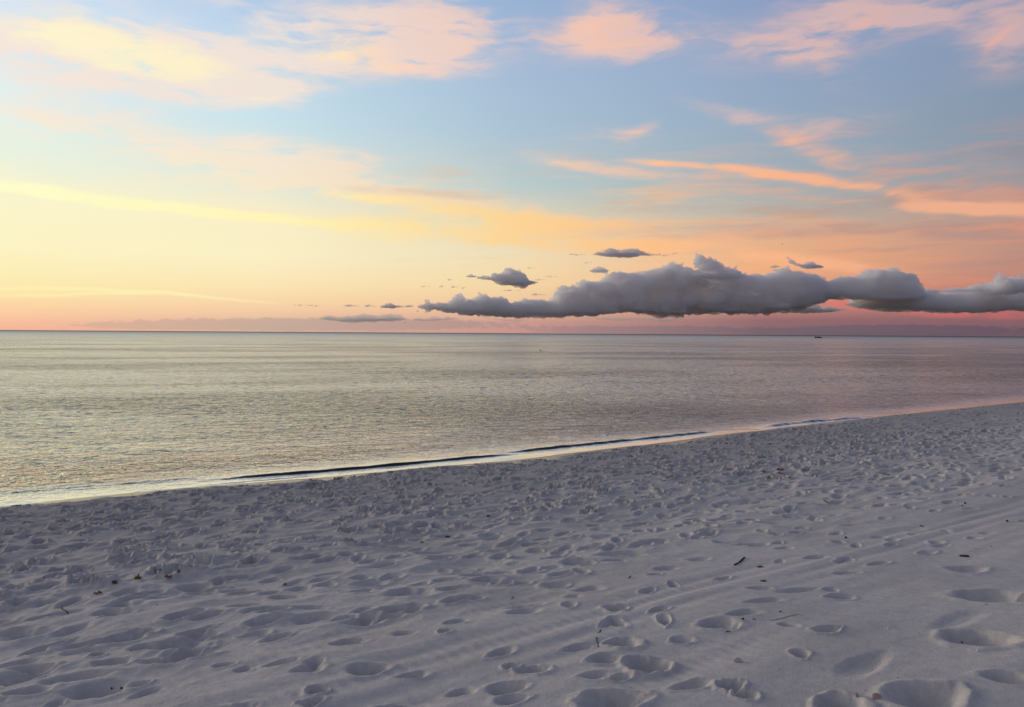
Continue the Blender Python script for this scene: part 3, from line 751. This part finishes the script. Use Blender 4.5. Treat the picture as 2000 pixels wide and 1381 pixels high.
for u in np.linspace(0, 1, 12):
    x = -3.4 + 6.8*u; w = 1.15*(1-max(0, (u-.45)/.55)**2.2) + .01; sheer = .95 + .55*u*u; keel = -.3 + .85*max(0, (u-.55)/.45)**2
    secs.append([(x, -w, sheer), (x, -w*.93, keel+(sheer-keel)*.45), (x, -w*.5, keel+.18), (x, 0, keel), (x, w*.5, keel+.18), (x, w*.93, keel+(sheer-keel)*.45), (x, w, sheer)])
bm_obj('hull', loft(secs), m_hull, boat)
dk = []
for u in np.linspace(0.02, .98, 10):
    x = -3.4 + 6.8*u; w = (1.15*(1-max(0, (u-.45)/.55)**2.2) + .01)*.97; z = .95+.55*u*u + .004
    dk.append([(x, -w, z), (x, -w*.4, z+.05), (x, w*.4, z+.05), (x, w, z)])
bm_obj('deck', loft(dk, False), m_deck, boat)
con = bm_obj('console', box_bm((-.3, 0, 1.45), (1.0, .9, .9), bev=.1), m_deck, boat)
bm_obj('windscreen', loft([[(.05, -.5, 1.9), (.05, .5, 1.9)], [(-.2, -.45, 2.45), (-.2, .45, 2.45)]], False), m_glass, con)
bm_obj('canopy', box_bm((-.8, 0, 3.0), (2.0, 1.6, .08), bev=.03), m_black, boat)
for sx2 in (-1.7, .1):
    for sy2 in (-.7, .7): bm_obj('canopy_post', tube_bm([(sx2, sy2, 1.0), (sx2, sy2, 3.0)], .03), m_steel, boat)
bm_obj('seat', box_bm((-1.5, 0, 1.25), (.5, 1.2, .6), bev=.08), m_black, boat)
eng = bm_obj('outboard_engine', box_bm((-3.65, 0, 1.15), (.5, .45, .8), bev=.12), m_black, boat)
bm_obj('engine_leg', box_bm((-3.65, 0, .3), (.2, .12, 1.0), bev=.04), m_black, eng)
bm_obj('bow_rail', tube_bm([(.8, -1.0, 1.15), (1.0, -1.0, 1.6), (2.4, -.7, 1.85), (3.3, 0, 2.0), (2.4, .7, 1.85), (1.0, 1.0, 1.6), (.8, 1.0, 1.15)], .025), m_steel, boat)
m_foam, n = mat('wake_foam')
pp = n.new('ShaderNodeTexCoord').outputs['Object']
finish(n, principled(n, n.mix(n.rng(n.noise(pp, 1.2, 4, .6), .35, .6), (.30, .32, .36, 1), (.75, .76, .8, 1)), .8, .2))
bmw = bmesh.new(); rw = random.Random(2); ico_pts = []
for i in range(260):
    u = rw.random()**1.3; x = bx + 3.5 + u*34; y = by + rw.gauss(0, .5+u*2.2)*(1 if rw.random() < .5 else -1)
    r = rw.uniform(.12, .45)*(1-.6*u)
    m4 = Matrix.Translation((x, y, .02 + r*.25)) @ Matrix.Diagonal((r*2.6, r*1.6, r*.8, 1))
    bmesh.ops.create_icosphere(bmw, subdivisions=1, radius=1, matrix=m4)
for i in range(40):
    u = rw.random(); m4 = Matrix.Translation((bx - 2.2 + u*3, by - 1.1 - rw.random()*.4, .1+rw.random()*.3)) @ Matrix.Diagonal((.3, .25, .16, 1))
    bmesh.ops.create_icosphere(bmw, subdivisions=1, radius=1, matrix=m4)
wake = bm_obj('wake_foam', bmw, m_foam); tag(wake, 'pale churned foam trailing behind the motor boat', 'wake', kind='stuff')

# ------------------------------------------------------------------ birds
m_bird = flat_mat('bird_feathers', (.06, .05, .045), .8, .2, .2, 4)
def bird(px, py, dist, heading, label, flap):
    d = pdir(px, py)
    bm = bmesh.new(); body = [(-.26, .0), (-.2, .045), (-.08, .075), (.05, .08), (.15, .055), (.2, .045), (.25, .04), (.29, .012), (.33, .004)]
    tube_bm([(x, 0, .02*math.sin(x*5)) for x, _ in body], [max(r, .004) for _, r in body], 10, bm)
    for sgn in (-1, 1):
        rows = []
        for u, ch in ((0, .2), (.25, .2), (.5, .17), (.75, .11), (1, .02)):
            y = sgn*(.05 + .55*u); z = .03 + flap*(.28*min(u, .5)*2 - .16*max(0, u-.5)*2); sw = -.12*max(0, u-.4)/.6
            rows.append([bm.verts.new((.09+sw, y, z)), bm.verts.new((.02+sw, y, z+.014)), bm.verts.new((.09-ch+sw, y, z-.003)), bm.verts.new((.03+sw, y, z-.01))])
        for a, b_ in zip(rows, rows[1:]):
            for k2 in range(4): bm.faces.new((a[k2], a[(k2+1) % 4], b_[(k2+1) % 4], b_[k2]))
        bm.faces.new(rows[-1]); bm.faces.new(rows[0][::-1])
    tl = [bm.verts.new(p) for p in ((-.2, -.03, .0), (-.2, .03, .0), (-.36, .07, -.01), (-.36, -.07, -.01), (-.2, 0, .025), (-.35, 0, .01))]
    bm.faces.new((tl[0], tl[1], tl[2], tl[3])); bm.faces.new((tl[0], tl[3], tl[5], tl[4])); bm.faces.new((tl[1], tl[4], tl[5], tl[2])); bm.faces.new((tl[3], tl[2], tl[5])); bm.faces.new((tl[0], tl[4], tl[1]))
    bmesh.ops.recalc_face_normals(bm, faces=bm.faces)
    o = bm_obj('bird', bm, m_bird); o.location = (d.x*dist, d.y*dist, EYE + d.z*dist); o.rotation_euler = (R(12), 0, heading); o.scale = (1.5, 1.5, 1.5)
    tag(o, label, 'bird')
bird(815.5, 608, 520, R(160), 'tiny dark bird flying in the orange gap under the cloud tip', .9)
bird(791, 631, 560, R(20), 'tiny dark bird flying lowest, just above the horizon', .7)
bird(1528, 477, 620, R(150), 'tiny dark bird flying high above the cloud bank', .8)
def float_bird(px, py, label):
    x, y = hit_z(px, py, 0.05)
    bm = tube_bm([(-.32, 0, .17), (-.24, 0, .12), (-.1, 0, .08), (.08, 0, .08), (.2, 0, .12), (.25, 0, .22), (.27, 0, .31), (.31, 0, .34), (.35, 0, .33), (.43, 0, .30)],
                 [.01, .06, .12, .13, .10, .05, .045, .055, .04, .008], 12)
    o = bm_obj('seabird', bm, m_bird); o.location = (x, y, .0); o.rotation_euler = (0, 0, R(185)); o.scale = (.5, .5, .5); tag(o, label, 'bird')
float_bird(1056, 684.5, 'small dark bird sitting on the calm sea below the horizon')

# ------------------------------------------------------------------ things lying on the sand
m_wood = flat_mat('dark_driftwood', (.045, .03, .026), .85, .2, .4, 60)
m_bark = flat_mat('brown_bark', (.10, .045, .028), .85, .2, .4, 60)
m_leafo = flat_mat('orange_seaweed', (.26, .115, .045), .7, .3, .45, 50)
m_leafb = flat_mat('brown_seaweed', (.17, .085, .045), .8, .2, .45, 50)
m_leafr = flat_mat('rusty_seaweed', (.24, .075, .04), .8, .2, .45, 50)
m_shell = flat_mat('white_shell', (.86, .84, .80), .4, .5, .12, 90)
m_clod = flat_mat('damp_sand_clod', (.46, .42, .40), .95, .1, .2, 60)
m_stone = flat_mat('pinkish_pebble', (.42, .32, .30), .7, .3, .25, 40)
m_straw = flat_mat('dry_straw', (.30, .24, .18), .85, .2, .3, 60)
def px_len(p, w):                       # metres spanned by w pixels at point p
    return w * p.y / FPX
def ray_frame(px0, py0, px1, py1):
    return on_sand(px0, py0), on_sand(px1, py1)
def twig(label, ends, thick, m, cat='twig', bumps=0.3, lift=.3, name='twig', branch=None, seed=1):
    """ends: list of view spots the twig passes over"""
    rr = random.Random(seed); P3 = [on_sand(*e) for e in ends]
    r = px_len(P3[0], thick)/2; base = P3[0].copy(); pts = []
    for a, b_ in zip(P3, P3[1:]):
        for k2 in range(5): pts.append(a.lerp(b_, k2/5))
    pts.append(P3[-1]); out = []; rad = []
    for i, p in enumerate(pts):
        zz = max(p.z, sand_z(p.x, p.y)) + r*.7
        out.append(Vector((p.x, p.y, zz)) - base); rad.append(r*(1-.35*abs(i/len(pts)-.4))*rr.uniform(1-bumps, 1+bumps))
    rad[0] *= .5; rad[-1] *= .4
    bm = tube_bm(out, rad, 8)
    if branch:
        for (i, dx, dy, dz, f) in branch:
            p = out[i]; q_ = p + Vector((dx, dy, dz))
            tube_bm([p, p.lerp(q_, .5)+Vector((0, 0, r*.5)), q_], [r*f, r*f*.8, r*f*.3], 6, bm)
    o = bm_obj(name, bm, m); o.location = base; tag(o, label, cat); return o
twig('dark crooked twig with a knotted tip standing out on the pale sand', [(1433,1105),(1442,1101),(1448,1095),(1455,1089)], 3.4, m_wood, bumps=.45, seed=3)
twig('short thick dark stick lying level on smooth sand at right', [(1873.5,1086.5),(1884,1087),(1893.5,1087.5)], 4.6, m_bark, cat='stick', bumps=.12, name='stick', seed=4)
twig('long thin curved dry stem above the smooth foreground sand', [(1505,1212),(1520,1210),(1538,1204),(1556,1199),(1570,1202)], 1.0, m_straw, cat='stem', name='dry_stem', bumps=.1, seed=5)
twig('thin crooked twig with a forked top beside the rough hollow', [(1168,1263),(1168,1257),(1165,1252),(1165,1248),(1169,1247)], 1.7, m_wood, bumps=.3, seed=6, branch=[(16, -.012, .004, .006, .7)])
twig('thin dark twig lying in the trampled sand at far left', [(116,1187),(122,1190),(128,1194),(134,1196)], 1.8, m_wood, bumps=.3, seed=7, branch=[(5, -.02, .03, .02, .6)])
twig('slender dark twig lying in a shaded print right of centre', [(1608,976),(1613,980),(1618,983)], 1.8, m_wood, bumps=.2, seed=8)
twig('short dark twig lying across the tyre track at right', [(1796,1027),(1800,1028),(1804,1029)], 2.4, m_wood, bumps=.2, seed=9)
twig('tiny upright splinter of twig left of the shell ring', [(999,1170),(1001,1167),(1002,1165)], 1.3, m_wood, seed=10)
twig('short brown twig below the smooth hollow at centre right', [(1417,1234),(1422,1234),(1427,1235)], 1.6, m_bark, seed=11)
twig('short dark stick fragment beside the thin dry stem', [(1521,1195),(1524,1194.5),(1526,1194.5)], 1.8, m_bark, seed=12)
twig('slanting dark stick lying beyond the small orange weed scraps', [(1724,926),(1731,926.5),(1738,928)], 2.0, m_wood, seed=13)
def curl_leaf(label, px, py, w, h, m, seed, name='seaweed_scrap', cat='seaweed', lobes=5):
    """crumpled strap of weed: thick, curled and torn"""
    rr = random.Random(seed); base = on_sand(px, py); W2 = px_len(base, w)*.37; H2 = px_len(base, h)*.8
    bm = bmesh.new(); nu, nv = 12, 7; th = W2*.06
    top_, bot_ = [], []
    for i in range(nu):
        u = i/(nu-1)*2-1; rt, rb = [], []
        env = math.sqrt(max(.04, 1-u*u))*(1+.25*math.sin(u*lobes*2+seed))
        for j in range(nv):
            v = j/(nv-1)*2-1
            x = u*W2; y = v*W2*.55*env
            z = H2*(.55*v*v*abs(math.sin(seed+u*2.1)) + .45*math.sin(u*4+seed)**2*env + .12*rr.random()) + H2*.05
            rt.append(bm.verts.new((x, y, z+th))); rb.append(bm.verts.new((x, y, z-th)))
        top_.append(rt); bot_.append(rb)
    for i in range(nu-1):
        for j in range(nv-1):
            bm.faces.new((top_[i][j], top_[i+1][j], top_[i+1][j+1], top_[i][j+1]))
            bm.faces.new((bot_[i][j], bot_[i][j+1], bot_[i+1][j+1], bot_[i+1][j]))
    for i in range(nu-1):
        bm.faces.new((top_[i][0], bot_[i][0], bot_[i+1][0], top_[i+1][0])); bm.faces.new((top_[i][-1], top_[i+1][-1], bot_[i+1][-1], bot_[i][-1]))
    for j in range(nv-1):
        bm.faces.new((top_[0][j], top_[0][j+1], bot_[0][j+1], bot_[0][j])); bm.faces.new((top_[-1][j], bot_[-1][j], bot_[-1][j+1], top_[-1][j+1]))
    bmesh.ops.recalc_face_normals(bm, faces=bm.faces)
    o = bm_obj(name, bm, m); o.location = base; o.rotation_euler = (rr.uniform(-.1, .2), 0, rr.uniform(-.5, .5)); tag(o, label, cat, 'scraps of seaweed washed onto the sand'); return o
curl_leaf('largest orange brown seaweed scrap, boat shaped, in the left group', 269, 1130, 24, 9, m_leafo, 2)
curl_leaf('dark brown crumpled seaweed clump left of the boat shaped scrap', 224, 1141, 18, 9, m_leafb, 3)
curl_leaf('orange brown seaweed scrap lowest and furthest left of the left group', 191, 1161, 20, 7, m_leafo, 4)
curl_leaf('upright curled bright orange seaweed scrap at the right of the left group', 349, 1121, 8, 11, m_leafo, 5)
curl_leaf('flat stringy orange seaweed scrap beside the upright curled one', 328, 1127, 20, 5, m_leafo, 6)
curl_leaf('small red orange seaweed bit above the stringy scrap', 314, 1118, 8, 4, m_leafr, 7)
curl_leaf('rusty red seaweed clump, brightest of the group near the middle right', 1502, 935, 12, 6, m_leafr, 8)
curl_leaf('small orange brown seaweed clump farthest out in the middle right group', 1524, 919, 20, 5, m_leafo, 9)
curl_leaf('thin brown seaweed scrap left of the rusty clump', 1490, 922, 12, 4, m_leafb, 10)
curl_leaf('flat brown seaweed scrap between rusty clump and farthest clump', 1522, 926, 14, 4, m_leafb, 11)
curl_leaf('small tan seaweed scrap right of the rusty clump', 1542, 932, 9, 3, m_leafo, 12)
curl_leaf('flat reddish dry weed on smooth sand below the dark crooked twig', 1491, 1136, 16, 3, m_leafr, 13)
curl_leaf('small tan weed scrap just above the reddish dry weed', 1485, 1108, 18, 3, m_leafb, 14)
curl_leaf('small orange speck of weed near the left middle of the beach', 557, 1144, 9, 6, m_leafb, 15)
curl_leaf('dark red weed scrap in the cloddy sand at centre', 824, 1061, 9, 5, m_leafb, 16)
curl_leaf('small orange weed scrap in the cloddy sand right of centre', 1162, 998, 9, 4, m_leafo, 17)
curl_leaf('dark weed scrap left of the orange one in the cloddy sand', 874, 1050, 12, 4, m_leafb, 18)
curl_leaf('brown weed flake on the clods left of centre', 954, 1010, 9, 4, m_leafb, 19)
def chip(label, px, py, w, h, m, seed, name, cat, group=None, tall=1.0):
    """angular fragment of bark, stone or shell"""
    rr = random.Random(seed); base = on_sand(px, py); a = px_len(base, w)/2; hh_ = px_len(base, h)
    bm = bmesh.new(); bmesh.ops.create_icosphere(bm, subdivisions=2, radius=1)
    for v in bm.verts:
        k2 = 1 + .35*math.sin(v.co.x*3+seed) * math.cos(v.co.y*4+seed*2) + rr.uniform(-.1, .1)
        v.co = Vector((v.co.x*a*k2, v.co.y*a*.7*k2, v.co.z*hh_*.55*k2*tall))
    o = bm_obj(name, bm, m, smooth=False); o.location = base + Vector((0, 0, hh_*.22)); o.rotation_euler = (0, rr.uniform(-.3, .3), rr.uniform(0, 6)); tag(o, label, cat, group); return o
def shard(label, px, py, w, h, m, seed, group=None):
    rr = random.Random(seed); base = on_sand(px, py); a = px_len(base, w)/2; b_ = px_len(base, h)
    pts = [(-a, 0, 0), (-.3*a, -.3*a, b_*.15), (.7*a, -.2*a, b_*.9), (a*.95, .1*a, b_), (a*.9, .3*a, b_*.25), (.1*a, .35*a, .05*b_)]
    t = Vector((0, a*.16, a*.1)); bm = bmesh.new(); A = [bm.verts.new(p) for p in pts]; B_ = [bm.verts.new(Vector(p)+t) for p in pts]
    bm.faces.new(A[::-1]); bm.faces.new(B_)
    for i in range(6): bm.faces.new((A[i], A[(i+1) % 6], B_[(i+1) % 6], B_[i]))
    bmesh.ops.recalc_face_normals(bm, faces=bm.faces)
    o = bm_obj('bark_shard', bm, m, smooth=False); o.location = base; tag(o, label, 'bark', group); return o
shard('black pointed bark shard sticking up beside the tyre track, nearer one', 1170, 1236, 9, 7, m_wood, 1)
shard('black pointed bark shard sticking up in the prints, farther one', 1229, 1130, 8, 5.5, m_wood, 2)
chip('left of two round black pebbles inside the long smooth print', 218, 1347, 4.5, 4, m_wood, 3, 'pebble', 'pebble')
chip('right of two round black pebbles inside the long smooth print', 237, 1343, 5, 4.5, m_wood, 4, 'pebble', 'pebble')
chip('upright white pointed shell on the rim of the lower big hollow', 1909, 1271, 3.5, 8, m_shell, 5, 'shell', 'shell', tall=1.3)
chip('pinkish brown pebble, larger of two at the bottom right edge', 1711, 1364, 17, 13, m_stone, 6, 'pebble', 'pebble')
chip('small brown pebble left of the larger pinkish one at the bottom edge', 1673, 1358, 9, 8, m_stone, 7, 'pebble', 'pebble')
chip('dark bark bit at the top right of the tyre track', 1885, 984, 5, 4, m_wood, 8, 'bark_bit', 'bark')
chip('dark bark bit directly below the one on the tyre track', 1880, 989, 3.5, 2.5, m_wood, 9, 'bark_bit', 'bark')
chip('dark knobbly bark bit alone on smooth sand near the right edge', 1967, 1019, 5.5, 4.5, m_wood, 10, 'bark_bit', 'bark')
chip('dark bark bit in the print above the tyre track', 1652, 1051, 5.5, 4.5, m_bark, 11, 'bark_bit', 'bark')
chip('dark bark bit left of the tiny curled stem', 1451, 1210, 5, 4, m_wood, 12, 'bark_bit', 'bark')
chip('dark brown bit on the rim of the lower big hollow', 1879, 1257, 5, 3, m_bark, 13, 'bark_bit', 'bark')
chip('white shell flake on smooth sand between the two big hollows and the stem', 1735, 1228, 4.5, 2.5, m_shell, 14, 'shell', 'shell')
chip('white shell flake at the bottom of the smooth sand', 1577, 1287, 3, 2.5, m_shell, 15, 'shell', 'shell')
chip('white shell flake left of the smooth foreground slope', 1355, 1262, 4, 2.5, m_shell, 16, 'shell', 'shell')
chip('pale torn sand clod standing beside the rough hollow', 1441, 1293, 18, 9, m_clod, 17, 'sand_clod', 'sand clod')
twig('tiny curled dark stem like an arch on the sand', [(1470,1211),(1471,1208),(1474,1208),(1476,1211)], 1.2, m_wood, name='dry_stem', cat='stem', seed=31)
# ring-shaped shell fragment
rb = on_sand(1015, 1187); bmr = bmesh.new(); rr_ = px_len(rb, 4)
ring = [(math.cos(t)*rr_, 0, math.sin(t)*rr_+rr_) for t in np.linspace(0, 2*math.pi, 17)]
o = bm_obj('shell_ring', tube_bm(ring, rr_*.12, 6, bmr), m_clod); o.location = rb; tag(o, 'small ring of worn shell in a footprint near the middle', 'shell')

# many tiny bits: one mesh of each kind, copied
def scatter(name, cat, label, group, m, count, seed, wpx, zone, tall=.7):
    rr = random.Random(seed); protos = []
    for k2 in range(5):
        bm = bmesh.new(); bmesh.ops.create_icosphere(bm, subdivisions=1, radius=1)
        for v in bm.verts: v.co = Vector((v.co.x*rr.uniform(.7, 1.3), v.co.y*rr.uniform(.4, .9), v.co.z*rr.uniform(.3, .8)*tall))
        me = bpy.data.meshes.new(name); bm.to_mesh(me); bm.free(); me.materials.append(m); protos.append(me)
    nmade = 0
    while nmade < count:
        px = rr.uniform(10, 1990); py = rr.uniform(880, 1375)
        if not zone(px, py): continue
        p = on_sand(px, py)
        if p.z < .3 or p.y > 26: continue
        o = bpy.data.objects.new(name, rr.choice(protos)); col.objects.link(o)
        r = p.length*rr.uniform(*wpx)/FPX/2
        o.location = p + Vector((0, 0, r*.3)); o.scale = (r, r, r); o.rotation_euler = (rr.uniform(-.4, .4), rr.uniform(-.4, .4), rr.uniform(0, 6.28))
        tag(o, label, cat, group); nmade += 1
def below(px, py): return py > 1180 - .19*px + 40
scatter('bark_bit', 'bark', 'tiny dark bark crumb lying on the sand', 'dark crumbs scattered over the sand', m_wood, 36, 5, (1.4, 3.2), below)
scatter('shell_bit', 'shell', 'tiny white shell chip glinting on the sand', 'white shell chips scattered over the sand', m_shell, 70, 6, (1.3, 2.8), below)
def waterline(px, py): return 12 < py - (986 - .0975*px) < 120
scatter('weed_crumb', 'seaweed', 'tiny brown weed crumb among the clods near the water', 'brown weed crumbs along the wet belt', m_leafb, 40, 8, (1.6, 4.2), waterline, .5)
